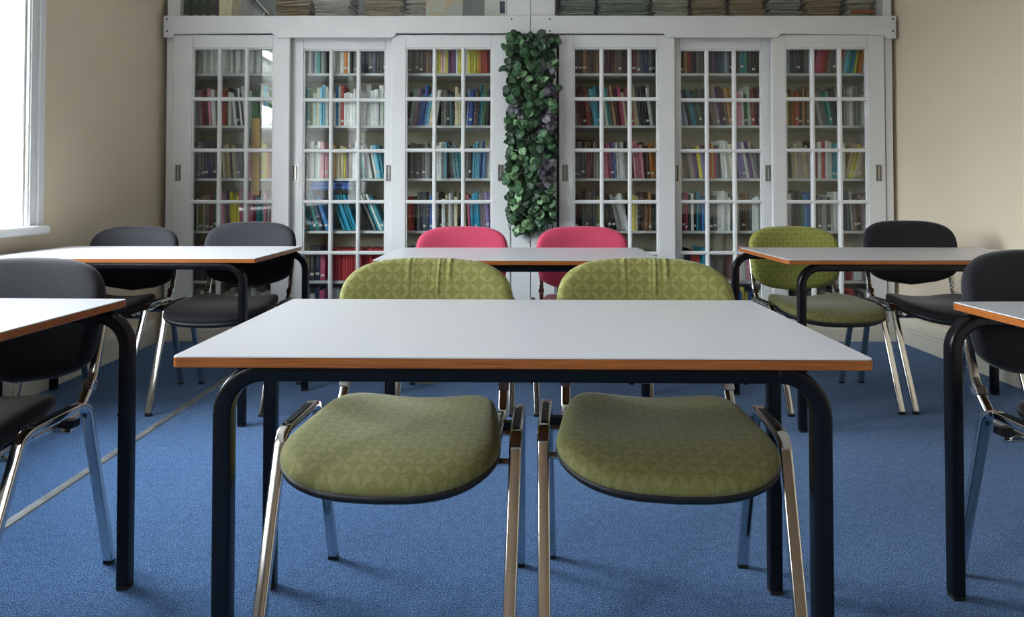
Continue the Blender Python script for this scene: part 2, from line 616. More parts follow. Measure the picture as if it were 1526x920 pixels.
def make_door(k, parent):
    x0, x1, g0, g1, rec = DOORS[k]
    y0 = YD + (0.048 if rec else 0)
    y1 = y0 + 0.036
    bm = bmesh.new()
    box(bm, x0, g0, y0, y1, DZ0, DZ1)
    box(bm, g1, x1, y0, y1, DZ0, DZ1)
    box(bm, g0, g1, y0, y1, DZ0, ROWS[0])
    box(bm, g0, g1, y0, y1, ROWS[5], DZ1)
    # chamfer bead around glass
    for a, b in ((g0, g0 + 0.010), (g1 - 0.010, g1)):
        box(bm, a, b, y0 + 0.006, y1 - 0.004, ROWS[0], ROWS[5])
    box(bm, g0, g1, y0 + 0.006, y1 - 0.004, ROWS[5] - 0.010, ROWS[5])
    d = link('door', bm, M['white'], parent, bevel=0.003)
    bm = bmesh.new()
    wv = (g1 - g0)
    for i in (1, 2):
        xm = g0 + wv * i / 3
        prism(bm, [(xm - 0.013, y0 + 0.026), (xm - 0.013, y0 + 0.008), (xm - 0.006, y0 + 0.001), (xm + 0.006, y0 + 0.001),
                   (xm + 0.013, y0 + 0.008), (xm + 0.013, y0 + 0.026)], 'z', ROWS[0], ROWS[5])
    for z in ROWS[1:5]:
        prism(bm, [(y0 + 0.0254, z - 0.0125), (y0 + 0.0086, z - 0.0125), (y0 + 0.0017, z - 0.0058), (y0 + 0.0017, z + 0.0058),
                   (y0 + 0.0086, z + 0.0125), (y0 + 0.0254, z + 0.0125)], 'x', g0, g1)
    link('glazing_bars', bm, M['white'], d)
    bm = bmesh.new(); box(bm, g0 - 0.005, g1 + 0.005, y0 + 0.0265, y0 + 0.0295, ROWS[0] - 0.005, ROWS[5] + 0.005)
    link('glass_pane', bm, M['glass'], d)
    hs = []
    if k in (1,): hs = [-2.225]
    if k == 2: hs = [-1.455, -0.822]
    if k == 3: hs = [-0.062]
    if k == 4: hs = [0.368]
    if k == 5: hs = [1.122, 1.748]
    if k == 6: hs = [2.470]
    for hx in hs:
        bm = bmesh.new()
        zc, a, b, t = 1.125, 0.021, 0.056, 0.006
        box(bm, hx - a, hx - a + t, y0 - 0.003, y0, zc - b, zc + b)
        box(bm, hx + a - t, hx + a, y0 - 0.003, y0, zc - b, zc + b)
        box(bm, hx - a + t, hx + a - t, y0 - 0.003, y0, zc + b - t, zc + b)
        box(bm, hx - a + t, hx + a - t, y0 - 0.003, y0, zc - b, zc - b + t)
        box(bm, hx - 0.006, hx + 0.006, y0 - 0.0035, y0, zc - b + 0.012, zc + b - 0.012)
        box(bm, hx - a + t, hx + a - t, y0 - 0.0008, y0, zc - b + t, zc + b - t, mi=1)
        link('recessed_handle', bm, [M['steel'], M['dark_handle']], d, bevel=0.001)
    return d


M['dark_handle'] = mat_plain('dark_handle_recess', '6b6a66', 0.5, metal=0.5)

for side, (ux0, ux1) in UNITS.items():
    root = empty('bookcase', ((ux0 + ux1) / 2, YD, 0))
    root.location = (0, 0, 0)
    tag(root, ('white built-in bookcase with sliding glazed doors, half nearer the left window' if side == 'left'
               else 'white built-in bookcase with sliding glazed doors, half against the right wall'), 'bookcase', 'sliding door bookcases')
    bm = bmesh.new()
    ya = YD + 0.012
    ix0, ix1 = (-2.262, 0.0) if side == 'left' else (0.328, 2.528)
    box(bm, ux0, ix0 + (0.0 if side == 'left' else -0.015), ya, YK + 0.03, 0.0, 2.14)       # left side post
    if side == 'left':
        box(bm, 0.004, ux1, ya, YK + 0.03, 0, 2.14)
    else:
        box(bm, ix1, ux1, ya, YK + 0.03, 0, 2.14)
    box(bm, ux0, ux1, YK, YK + 0.03, 0, 2.14)
    box(bm, ux0, ux1, YD + 0.095, YK, 2.055, 2.14)
    link('carcass', bm, M['inner'] if False else M['white'], root, bevel=0.002)
    bm = bmesh.new()
    box(bm, ix0 + 0.001, ix1 - 0.001, YK - 0.006, YK - 0.001, 0.125, 2.05)
    link('back_panel', bm, M['inner'], root)
    # plinth
    bm = bmesh.new()
    box(bm, ux0, ux1, YD - 0.012, YD + 0.10, 0, 0.085)
    box(bm, ux0, ux1, YD - 0.002, YD + 0.10, 0.085, 0.12)
    link('plinth', bm, M['white_warm'], root, bevel=0.004)
    # fascia rail with stepped lower edge
    bm = bmesh.new()
    zt, zh, zl = 2.178, 2.062, 2.032
    if side == 'left':
        pts = [(-2.322, zt), (-2.322, zl), (-2.262, zl), (-2.255, zh - 0.006), (-1.60, zh), (-1.56, zl), (-0.80, zl), (-0.775, zl + 0.008),
               (-0.765, zh), (0.06, zh), (0.08, zh - 0.004), (0.1345, zh - 0.004), (0.1345, zt)]
    else:
        pts = [(0.1385, zt), (0.1385, zh - 0.004), (0.30, zh - 0.004), (0.33, zh - 0.002), (1.03, zh - 0.002), (1.05, zl), (1.79, zl), (1.815, zh - 0.004),
               (2.50, zh - 0.012), (2.53, zl - 0.006), (2.585, zl - 0.006), (2.585, zt)]
    prism(bm, pts, 'y', YD - 0.024, YD - 0.002)
    rl = link('fascia_rail', bm, M['white'], root, bevel=0.003)
    for sx in ((-2.297, 0.01) if side == 'left' else (0.265, 2.562)):
        for sz in (2.155, 2.075):
            bm = bmesh.new(); disc_cyl(bm, (sx, sz), 'y', 0.006, (YD - 0.0262, YD - 0.023)); link('screw', bm, M['screw'], rl)
    # shelves and fixed uprights
    for zi, z in enumerate(SHELF_Z):
        bm = bmesh.new()
        box(bm, ix0 + 0.001, ix1 - 0.001, YS, YK - 0.006, z - 0.018, z)
        link('shelf', bm, M['white'], root, bevel=0.002)
    for k in ((1, 2, 3) if side == 'left' else (4, 5, 6)):
        make_door(k, root)
    if side == 'right':
        bm = bmesh.new(); box(bm, 0.300, 0.327, YD + 0.03, YD + 0.05, 0.12, 2.05); link('gap_shade_strip', bm, M['dark_gap'], root)  # dark strip put in for the shade inside the gap beside the door
        bm = bmesh.new(); box(bm, 2.517, 2.527, YD + 0.03, YD + 0.05, 0.12, 2.05); link('gap_shade_strip', bm, M['dark_gap'], root)
        bm = bmesh.new(); box(bm, 0.139, 0.296, YD - 0.004, YD + 0.012, 0.12, 2.05); link('centre_panel', bm, M['white'], root, bevel=0.002)
    else:
        bm = bmesh.new(); box(bm, 0.008, 0.1335, YD - 0.004, YD + 0.012, 0.12, 2.05); link('centre_panel', bm, M['white'], root, bevel=0.002)
        bm = bmesh.new(); disc_cyl(bm, (0.155 - 0.035, 0.662), 'y', 0.004, (YD - 0.006, YD - 0.003)); link('screw', bm, M['screw'], root)

# upper cupboards: glazed, over the rail
ZU = 2.185
for side, (a, b) in {'left': (-2.315, 0.135), 'right': (0.137, 2.575)}.items():
    root = empty('wall_cupboard', (0, 0, 0))
    tag(root, 'white glazed top cupboard full of papers, above the ' + ('left' if side == 'left' else 'right') + ' half of the bookcase',
        'cupboard', 'glazed top cupboards')
    bm = bmesh.new()
    y0 = YD + 0.012
    g0, g1 = (-2.23, -0.02) if side == 'left' else (0.303, 2.52)
    box(bm, a, g0 - 0.0, y0 + 0.03, YK + 0.03, 2.141, 2.995)
    box(bm, g1 + 0.0, b, y0 + 0.03, YK + 0.03, 2.141, 2.995)
    box(bm, a, b, YK, YK + 0.03, 2.141, 2.995)
    box(bm, a, b, y0, YK, 2.96, 2.995)
    box(bm, a, b, y0, YK, 2.141, ZU - 0.008)
    link('carcass', bm, M['white'], root, bevel=0.002)
    bm = bmesh.new()
    box(bm, a, g0, y0, y0 + 0.03, ZU - 0.008, 2.96)
    box(bm, g1, b, y0, y0 + 0.03, ZU - 0.008, 2.96)
    box(bm, g0, g1, y0, y0 + 0.03, 2.90, 2.96)
    fr = link('door_frame', bm, M['white'], root, bevel=0.003)
    bm = bmesh.new(); box(bm, g0, g1, y0 + 0.012, y0 + 0.015, ZU - 0.008, 2.90)
    link('glass_pane', bm, M['glass'], fr)

# ------------------------------------------------------------------ books
PAL = dict(w='d8d8d2', W='eceae4', g='8d8f8e', G='5c5f62', k='1c1d22', K='33343a', n='232c4a', b='2c56a0', B='3a7fc0', c='2f9cc0', C='6bbcd6',
           t='1d7f93', T='2f8f86', e='2c5c38', E='3f7d3a', o='6d6f38', y='cdbf2c', Y='e0cf50', z='c99a34', a='c8741f', r='b02a30', R='7c1f26',
           m='54202a', p='d68fa0', P='b4446e', v='5a3d72', V='8a7ab0', u='7a5a3c', U='4a3426', d='a8794a', s='c9b48c', S='ddd0ac', q='b0aca4',
           x='9a8590', h='6f5f5a', j='b0a488', l='a9bdb0', f='3d4f56', i='8fa6b8', O='b5482c')
CNAME = dict(w='light grey', W='white', g='grey', G='dark grey', k='black', K='charcoal', n='navy', b='blue', B='mid blue', c='bright blue', C='pale blue',
             t='teal', T='green-teal', e='dark green', E='green', o='olive', y='yellow', Y='pale yellow', z='mustard', a='orange-brown', r='red', R='dark red',
             m='maroon', p='pink', P='magenta', v='purple', V='lavender', u='brown', U='dark brown', d='tan', s='buff', S='cream', q='stone grey',
             x='mauve', h='grey-brown', j='beige', l='pale green', f='slate', i='blue-grey', O='rust')
# per door: one entry per shelf (top first); three columns split by '|'. '>' and '<' set a lean to right / left in degrees
SPEC = {
    1: ['wWwqwqww|qwWwqwqqw|wqwWwWqw', '<3 hixRmpWl|0 eRmruW <5 wKWUwq|0 lEEewCiEyw', 'RhqgGnnk|<3 oSjsKjGkw|pWtTYyzavx', 'GgklojhRe|<2 qpxvyyYPx|pPrtTpxRv', 'kGKkGkkK|KkGKkKGK|kKGkvmKk', 'wqgwq|wgqqw|gwqwqg'],
    2: ['KwgwKiTwG|gwqwaWkgE|nkKnkkKn', 'otTolSCCw|wWBWrWwWWg|WWWWWWEr', 'gqGwqlwpp|sdSSYhuwW|<8 TwWGwCCWnn', '<14 tfTnBBPw|<16 tcctccctcct|<18 kWktwtkWlww', 'hsKnP|rrrrrrrrrrrr|rrrrrrrrrrrr', 'wqwnP|wwwwwwwwwwwwww|wwwwwwwwwwww'],
    3: ['ouUhUmuUm|yYpSYvPvWyy|WYyyyaOrRmU', '>7 GlxvbbBCsw|KGKtkSSsKW|>3 bbbmkttekmR', 'GGgGGKGgGG|WWWwc <5 nttcyKG|>2 KkCCcBBWwKk', 'kOrkGnfnb|gKkWjWGSkKd|<3 PcccxxVVib', 'kKkKfkKk|kGKkUkKk|kKkKkfk', 'GkKGkG|KkGkKg|kKGkKG'],
    4: ['uUUduUuu|RmUmuhUm|mRhfnGk', '<6 iRmmRkCtl|<6 nlwTGdmRPS|<6 RPsjKGkwgq', 'hGgfhRmhg|<3 mPPPvbWWWgf|<4 ppppUUadWg', 'RmkGhKfo|<10 KkgwWKgw|oYjkUudfh', 'kGKkfkGk|KkGkkGK|<7 KGWKwKnnGn', 'kGKkGK|GkKGkk|kKGkGK'],
    5: ['RUdRkkhGUg|knvKnfiGk|kGtTKkkG', '<10 inftfeKGl|<8 hxvUhdzza|<2 pWelRmmRUk', '<6 jhGqxvYVbi|RryPG <4 WWwWSW|<8 VVWvwGgGk', 'pRPKWktnB|gKGWWWwGg|qhUuGWwgW', '>3 GwfKOOrtcb|Gk|pWpWxv', 'GwgW <5 bByR|nbWPvGc|bYybnvwW', ],
    6: ['GiffnnGi|>8 PPrRgGrrg|>8 CTtyzawWhp', 'yYuaOUdhuu|<8 gGTTKkhRG|gqwqgqwGgq', '<2 khjSqjSjqk|RWrWwtCw|>12 sYSjYjsqg', 'KWGkfeBbb|kGgKWwWl|<3 fqhUxxhOl', 'xWRpxWpg|WPpWrwx|>5 RpWwxRmP', 'GkKgRkG|kGwKGk|RrkGKgk'],
}
BX = {1: (-2.225, -1.600), 2: (-1.440, -0.850), 3: (-0.725, -0.105), 4: (0.415, 1.015), 5: (1.150, 1.735), 6: (1.880, 2.500)}
HT = [0.225, 0.27, 0.25, 0.265, 0.22, 0.20]
ORD = ['first', 'second', 'third', 'fourth', 'fifth', 'sixth', 'seventh', 'eighth', 'ninth', 'tenth', 'eleventh', 'twelfth', 'thirteenth', 'fourteenth', 'fifteenth', 'sixteenth', 'seventeenth', 'eighteenth']
DNAME = {1: 'leftmost door', 2: 'second door from left', 3: 'third door from left', 4: 'third door from right', 5: 'second door from right', 6: 'rightmost door'}
SNAME = ['top shelf', 'second shelf down', 'third shelf down', 'fourth shelf down', 'fifth shelf down', 'bottom shelf']
CN = ['left column', 'middle column', 'right column']

rb = random.Random(3)
books = []   # dicts


def book_bm(bm, w, h, d, cov, pg, mtx=None):
    """hardback: two boards and a rounded spine round a slightly smaller block of pages"""
    t = 0.0018
    def T(vs):
        if mtx is not None:
            for v in vs: v.co = mtx @ v.co
    n0 = len(bm.verts)
    T(box(bm, t, w - t, 0.004, d - 0.003, 0.002, h - 0.003, pg))
    T(box(bm, 0, t, 0.002, d, 0, h, cov))
    T(box(bm, w - t, w, 0.002, d, 0, h, cov))
    # rounded spine
    pts = [(0, 0.006), (0.0, 0.002), (w * 0.2, 0.0003), (w * 0.5, -0.0006), (w * 0.8, 0.0003), (w, 0.002), (w, 0.006)]
    A = [bm.verts.new((x, y, 0)) for x, y in pts]
    B = [bm.verts.new((x, y, h)) for x, y in pts]
    for i in range(len(pts)):
        j = (i + 1) % len(pts)
        bm.faces.new((A[i], A[j], B[j], B[i])).material_index = cov
    bm.faces.new(A).material_index = cov
    bm.faces.new(B[::-1]).material_index = cov
    T(A + B)


for k, shelves in SPEC.items():
    X0, X1 = BX[k]
    cw = (X1 - X0) / 3
    for si, row in enumerate(shelves):
        x = X0
        prev = 0.0; ph = 0.27
        for ci, colm in enumerate(row.split('|')):
            toks = []
            lean = prev if False else 0.0
            i = 0
            cs = colm.strip()
            while i < len(cs):
                ch = cs[i]
                if ch in '<>':
                    j = i + 1; num = ''
                    while j < len(cs) and cs[j].isdigit(): num += cs[j]; j += 1
                    lean = float(num) * (1 if ch == '>' else -1); i = j
                elif ch == '0': lean = 0.0; i += 1
                elif ch == ' ': i += 1
                else: toks.append((ch, lean)); i += 1
            xe = X0 + cw * (ci + 1)
            x = max(x, X0 + cw * ci)
            uni = len(set(t[0] for t in toks)) <= 2
            sparse = (k == 5 and si == 4 and ci == 1)
            avg = (cw * 0.985) / max(len(toks), 1)
            if sparse: avg = 0.02
            idx = 0
            while idx < len(toks):
                ch, ln = toks[idx]
                wd = avg * (rb.uniform(0.93, 1.05) if uni else rb.uniform(0.68, 1.3))
                wd = min(max(wd, 0.008), 0.034)
                h = HT[si] * (rb.uniform(0.97, 1.0) if uni else rb.uniform(0.80, 1.05))
                if si == 0: h = min(h, 0.228)
                if si in (4, 5): h = min(h, 0.24)
                a = math.radians(ln * 1.25)
                h = min(h, 0.31)
                if ln != prev:
                    x += max(0.0, h * (math.sin(-a) if a < 0 else 0)) * 1.03
                    if prev > max(ln, 0): x += ph * (math.sin(math.radians(prev * 1.25)) - max(0.0, math.sin(a)))
                    prev = ln
                stp = wd / math.cos(a)
                if x + stp > xe + 0.004 and not (ci < 2 and x < xe - 0.004):
                    break
                if x + stp > X1 + 0.004: break
                if ln > 0 and x + stp + h * math.sin(a) > X1 + 0.02: break
                books.append(dict(k=k, s=si, c=ci, ch=ch, w=wd, h=h, a=a, x=x, d=rb.uniform(0.14, 0.19), y=YS + rb.uniform(0.006, 0.03)))
                x += stp + 0.0006
                ph = h
                idx += 1
                if sparse and idx == 1: break
            prev = prev


def hidden(b):
    """books that chairs and tables cover in the photograph"""
    x, s = b['x'], b['s']
    if s == 5: return 0.05
    if s == 4:
        if x > 1.15: return 0.5
        if -1.44 < x < -0.85: return 0.9
        return 0.35
    return 1.0


for b in books: b['score'] = b['w'] * b['h'] * hidden(b)
order = sorted(range(len(books)), key=lambda i: -books[i]['score'])
single = set(order[:300])
cnt = {}
stuff = bmesh.new(); stuff_m = []
stuff_l = []
for i, b in enumerate(books):
    key = (b['k'], b['s'], b['c'])
    cnt[key] = cnt.get(key, 0) + 1
    z = SHELF_Z[b['s']] + 0.0008
    a = b['a']
    # pivot: the lower corner the book leans on
    if a >= 0:   # leans right: bottom right corner stays on the shelf
        piv = Vector((b['x'] + b['w'] / math.cos(a) , b['y'], z))
        T = Matrix.Translation(piv) @ Matrix.Rotation(a, 4, 'Y') @ Matrix.Translation((-b['w'], 0, 0))
    else:
        T = Matrix.Translation((b['x'], b['y'], z)) @ Matrix.Rotation(a, 4, 'Y')
    has_label = rb.random() < 0.55 and b['ch'] not in 'wq'
    if i in single:
        bm = bmesh.new()
        book_bm(bm, b['w'], b['h'], b['d'], 0, 1)
        o = link('book', bm, [book_mat(PAL[b['ch']]), M['pages']])
        o.matrix_world = T
        thick = 'thick ' if b['w'] > 0.027 else ('thin ' if b['w'] < 0.013 else '')
        ln = ' leaning' if abs(a) > 0.08 else ''
        tag(o, '%s%s%s book, %s in %s, %s, %s' % (thick, CNAME[b['ch']], ln, ORD[cnt[key] - 1], CN[b['c']], SNAME[b['s']], DNAME[b['k']]),
            'book', 'books on the shelves behind the glazed doors')
        if has_label:
            bm = bmesh.new()
            zz = rb.uniform(0.018, 0.04)
            box(bm, b['w'] * 0.14, b['w'] * 0.86, -0.0012, 0.0002, zz, zz + 0.016)
            link('spine_label', bm, M['label'], o)
    else:
        m = book_mat(PAL[b['ch']])
        if m not in stuff_m: stuff_m.append(m)
        stuff_l.append((b, T, m))
pgm = len(stuff_m)
for b, T, m in stuff_l:
    book_bm(stuff, b['w'], b['h'], b['d'], stuff_m.index(m), pgm, T)
o = link('books', stuff, stuff_m + [M['pages']])
tag(o, 'remaining slim and low-shelf books packed between the others behind the glazed doors', 'books', kind='stuff')

# flat-lying books on top of rows
def flat_book(x, y, z, w, d, h, ch, label, rz=0.0, ry=0.0):
    bm = bmesh.new()
    book_bm(bm, h, w, d, 0, 1)
    o = link('book', bm, [book_mat(PAL[ch]), M['pages']])
    o.matrix_world = Matrix.Translation((x, y, z)) @ Matrix.Rotation(ry, 4, 'Y') @ Matrix.Rotation(rz, 4, 'Z') @ Matrix.Rotation(PI / 2, 4, 'Y') @ Matrix.Translation((-h, 0, 0))
    tag(o, label, 'book', 'books lying flat')
    return o


zt4 = SHELF_Z[3] + 0.281
flat_book(-1.375, YS + 0.03, zt4, 0.27, 0.17, 0.028, 'b', 'blue book lying flat on the leaning teal books, lower of the pair')
flat_book(-1.36, YS + 0.03, zt4 + 0.029, 0.26, 0.17, 0.024, 'b', 'blue book lying flat above the leaning teal books, upper of the pair')
zt3 = SHELF_Z[2] + 0.264
flat_book(0.42, YS + 0.03, zt3, 0.17, 0.16, 0.018, 'U', 'brown book lying flat on a row behind the third door from right')

# solid yellow strip standing in for a reflection in the door glass
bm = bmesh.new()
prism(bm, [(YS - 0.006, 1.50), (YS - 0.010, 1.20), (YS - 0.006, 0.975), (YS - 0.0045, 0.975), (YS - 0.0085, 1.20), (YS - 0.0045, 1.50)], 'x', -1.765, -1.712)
o = link('reflection_strip', bm, mat_plain('yellow_orange_reflection', 'd2a63c', 0.7, vary=0.2, scale=5))
tag(o, 'long yellow strip standing in for a reflection in the leftmost door glass', 'reflection strip')

# ------------------------------------------------------------------ papers and files in the upper cupboards
def paper_stack(x0, x1, h, mat, label, skew=0.0, folder=None, group='stacks of papers in the top cupboards'):
    r = random.Random(int(x0 * 1000) + 5)
    root = empty('paper_stack', ((x0 + x1) / 2, YD + 0.19, ZU - 0.0075))
    hw = (x1 - x0) / 2
    bm = bmesh.new()
    z = 0.0
    while z < h:
        t = r.uniform(0.004, 0.012)
        a, b = -hw + r.uniform(0, 0.025), hw - r.uniform(0, 0.025)
        ang = r.uniform(-0.03, 0.03) + skew
        m = Matrix.Translation((0, r.uniform(-0.01, 0.02), z)) @ Matrix.Rotation(ang * 0.4, 4, 'Y') @ Matrix.Rotation(r.uniform(-.05, .05), 4, 'Z')
        n = 6
        for i in range(n):   # sagging sheet
            u0, u1 = a + (b - a) * i / n, a + (b - a) * (i + 1) / n
            s0 = 0.003 * math.sin(z * 90 + i); s1 = 0.003 * math.sin(z * 90 + i + 1)
            vs = [bm.verts.new(m @ Vector(p)) for p in ((u0, -0.11, s0), (u1, -0.11, s1), (u1, 0.12, s1), (u0, 0.12, s0),
                                                        (u0, -0.11, s0 + t), (u1, -0.11, s1 + t), (u1, 0.12, s1 + t), (u0, 0.12, s0 + t))]
            for f in ((0, 3, 2, 1), (4, 5, 6, 7), (0, 1, 5, 4), (1, 2, 6, 5), (2, 3, 7, 6), (3, 0, 4, 7)):
                bm.faces.new([vs[q] for q in f])
        z += t * 0.92 + 0.001
    for v in bm.verts: v.co.z = max(v.co.z, 0.0)
    link('sheets', bm, mat, root)
    if folder:
        bm = bmesh.new()
        z = folder[0]
        box(bm, -hw + 0.03, hw, -0.125, 0.10, z, z + 0.022)
        link('orange_folder', bm, M['paper_orange'], root, bevel=0.004)
    tag(root, label, 'papers', group)


ppx = lambda p: (p - 760) * 0.00464
paper_stack(ppx(412), ppx(466), 0.26, M['paper_tan'], 'stack of yellowed papers beside the black binders, top left cupboard')
paper_stack(ppx(468), ppx(526), 0.24, M['paper'], 'stack of white papers, second stack from left in top left cupboard', 0.05)
paper_stack(ppx(545), ppx(603), 0.22, M['paper_tan'], 'stack of pinkish folders in the middle of the top left cupboard', -0.03)
paper_stack(ppx(605), ppx(638), 0.20, M['paper'], 'small stack of white boards left of the pale map sheet')
paper_stack(ppx(832), ppx(886), 0.24, M['paper_grey'], 'stack of dark grey papers at the left end of top right cupboard', 0.02)
paper_stack(ppx(890), ppx(966), 0.25, M['paper_grey'], 'wide stack of pale grey papers, second in top right cupboard')
paper_stack(ppx(970), ppx(1024), 0.22, M['paper'], 'sagging stack of white papers, third in top right cupboard', -0.05)
paper_stack(ppx(1028), ppx(1080), 0.25, M['paper_tan'], 'stack of brown papers, fourth in top right cupboard')
paper_stack(ppx(1084), ppx(1138), 0.24, M['paper_tan'], 'stack of tan folders, fifth in top right cupboard')
paper_stack(ppx(1141), ppx(1192), 0.24, M['paper_grey'], 'stack of green-grey papers, sixth in top right cupboard')
paper_stack(ppx(1195), ppx(1250), 0.24, M['paper_tan'], 'stack of tan papers with an orange folder at its foot, top right cupboard', 0, (0.002,))
paper_stack(ppx(1257), ppx(1297), 0.20, M['paper'], 'slumped paper stack with orange folder halfway up, beside the right wall', -0.07, (0.045,))

# binders and files, each a thing
for i, (a, b, c, lab) in enumerate([(262, 272, 'g', 'grey'), (273, 291, 'f', 'dark green'), (291, 304, 'f', 'dark green'), (304, 316, 'e', 'green-black'), (316, 330, 'K', 'black'),
                                    (331, 341, 'S', 'cream'), (341, 351, 'S', 'cream'), (351, 363, 'j', 'beige')]):
    bm = bmesh.new()
    wd = (b - a) * 0.00464 - 0.001
    book_bm(bm, wd, 0.30, 0.22, 0, 1)
    o = link('box_file', bm, [book_mat({'f': '1c2c28', 'e': '1d302a'}.get(c, PAL[c])), M['pages']])
    o.location = (ppx(a), YD + 0.06, ZU - 0.0075)
    tag(o, '%s box file standing %s from left in the top left cupboard' % (lab, ORD[i]), 'file', 'box files in the top left cupboard')
    if c in 'feK':
        bm = bmesh.new(); box(bm, wd * 0.2, wd * 0.8, -0.0014, 0.0, 0.012, 0.030); link('file_label', bm, M['paper'], o)
# slanting album, map sheet, small camera-like box
bm = bmesh.new(); box(bm, 0, 0.035, 0, 0.2, 0, 0.17); o = link('album', bm, book_mat('2b2d33'), bevel=0.003)
o.matrix_world = Matrix.Translation((ppx(399), YD + 0.08, ZU - 0.007)) @ Matrix.Rotation(math.radians(-42), 4, 'Y')
tag(o, 'black album with a white edge leaning over between the beige files and yellowed papers', 'album')
bm = bmesh.new(); box(bm, 0, 0.012, -0.004, 0.19, 0, 0.16); o2 = link('album_edge', bm, M['label'], o, loc=(0.036, 0, 0.01))


def mat_map():
    m = NT('faded_map_print')
    f = m.noise(5, 3)
    m.base(m.ramp(f, [(0.40, lin('b4bcb8')), (0.55, lin('c2c6bc')), (0.62, lin('d0b48c')), (0.70, lin('c8c9bf'))]), 0.6)
    return m.m


bm = bmesh.new(); box(bm, ppx(636), ppx(690), YD + 0.05, YD + 0.056, ZU - 0.0075, ZU + 0.28)
o = link('map_sheet', bm, mat_map()); tag(o, 'pale blue card sheet with a faded orange patch behind the upper glass', 'map')
bm = bmesh.new(); box(bm, 0, 0.155, 0, 0.16, 0, 0.24); o = link('printed_box', bm, M['label'], bevel=0.003, loc=(ppx(722), YD + 0.07, ZU + 0.016))
bm = bmesh.new(); box(bm, 0.105, 0.14, -0.002, 0, 0.02, 0.10); link('blue_stripe', bm, book_mat(PAL['n']), o)
tag(o, 'white carton with a navy mark at the right end of top left cupboard', 'carton')
bm = bmesh.new(); box(bm, 0, 0.24, 0, 0.18, 0, 0.022); o = link('flat_folder', bm, M['paper_grey'], bevel=0.002, loc=(ppx(701), YD + 0.06, ZU - 0.0075))
tag(o, 'dark grey folder lying flat beneath the white carton', 'folder')

# ------------------------------------------------------------------ hanging foliage panel
pl = empty('hanging_foliage', (0.135, YD - 0.035, 2.07))
tag(pl, 'long hanging panel of artificial green and purple leaves between the glazed doors', 'artificial plant')
bm = bmesh.new()
for gx in range(9):
    x = -0.145 + gx * 0.036
    pts = [Vector((x + 0.006 * math.sin(t * 0.9 + gx), 0.0, -0.02 - t * 0.045)) for t in range(30)]
    tube(bm, pts, (0, 1, 0), section(0.003, 0.003, 0.003, 2))
link('stems', bm, M['leaf_a'], pl)
rl_ = random.Random(11)
bmL = {k: bmesh.new() for k in 'abcd'}


def leaf(bm, c, size, nrm, roll):
    nrm = nrm.normalized()
    up = Vector((math.sin(roll), 0, math.cos(roll)))
    u = (up - nrm * up.dot(nrm)).normalized()
    v = nrm.cross(u)
    N = 5
    rows = []
    vl = bm.verts.layers.float.get('edge') or bm.verts.layers.float.new('edge')
    for i in range(N + 1):
        t = i / N
        wdt = 0.56 * size * (math.sin(PI * min(1, (t * 0.92 + 0.08))) ** 0.62) * (1.05 - 0.28 * t)
        if i == N: wdt = 0.012 * size
        cup = 0.10 * size * math.sin(PI * t)
        cen = c + u * (size * (t - 0.35)) + nrm * cup
        ring = []
        for s in (-1, -0.5, 0, 0.5, 1):
            vv = bm.verts.new(cen + v * (wdt * s) + nrm * (0.16 * size * abs(s) * (1 - 0.3 * abs(s))))
            vv[vl] = abs(s) if i < N else 1.0
            ring.append(vv)
        rows.append(ring)
        continue
        rows.append([bm.verts.new(cen + v * (wdt * s) + nrm * (0.16 * size * abs(s) * (1 - 0.3 * abs(s)))) for s in (-1, -0.5, 0, 0.5, 1)])
    for A, B in zip(rows, rows[1:]):
        for j in range(4):
            bm.faces.new((A[j], A[j + 1], B[j + 1], B[j]))


clusters = [(0.10, -0.27), (0.13, -0.40), (-0.11, -0.50), (0.10, -0.55), (0.14, -0.62), (0.06, -0.66), (0.10, -0.92), (0.12, -0.98), (0.07, -1.03), (0.08, -0.07), (0.13, -0.85)]
for i in range(640):
    z = -0.02 - rl_.random() * 1.33
    x = rl_.uniform(-0.15, 0.155)
    if z < -1.27: x = rl_.uniform(-0.10, 0.06)
    dep = rl_.random()
    if rl_.random() < 0.10: x *= 1.22
    nrm = Vector((rl_.uniform(-0.7, 0.7), -1, rl_.uniform(-0.2, 0.9)))
    p = Vector((x, -0.01 - 0.075 * dep, z))
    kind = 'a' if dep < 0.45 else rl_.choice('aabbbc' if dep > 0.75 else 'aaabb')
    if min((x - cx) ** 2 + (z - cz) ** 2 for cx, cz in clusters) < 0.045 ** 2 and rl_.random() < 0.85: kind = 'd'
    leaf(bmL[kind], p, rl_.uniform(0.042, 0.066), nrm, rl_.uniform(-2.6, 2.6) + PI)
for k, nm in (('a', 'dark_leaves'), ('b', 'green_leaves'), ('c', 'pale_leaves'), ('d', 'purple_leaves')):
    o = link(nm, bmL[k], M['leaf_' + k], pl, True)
    so = o.modifiers.new('solid', 'SOLIDIFY'); so.thickness = 0.0009

# ------------------------------------------------------------------ tables
TW, TD, TZ = 1.2, 0.6, 0.72


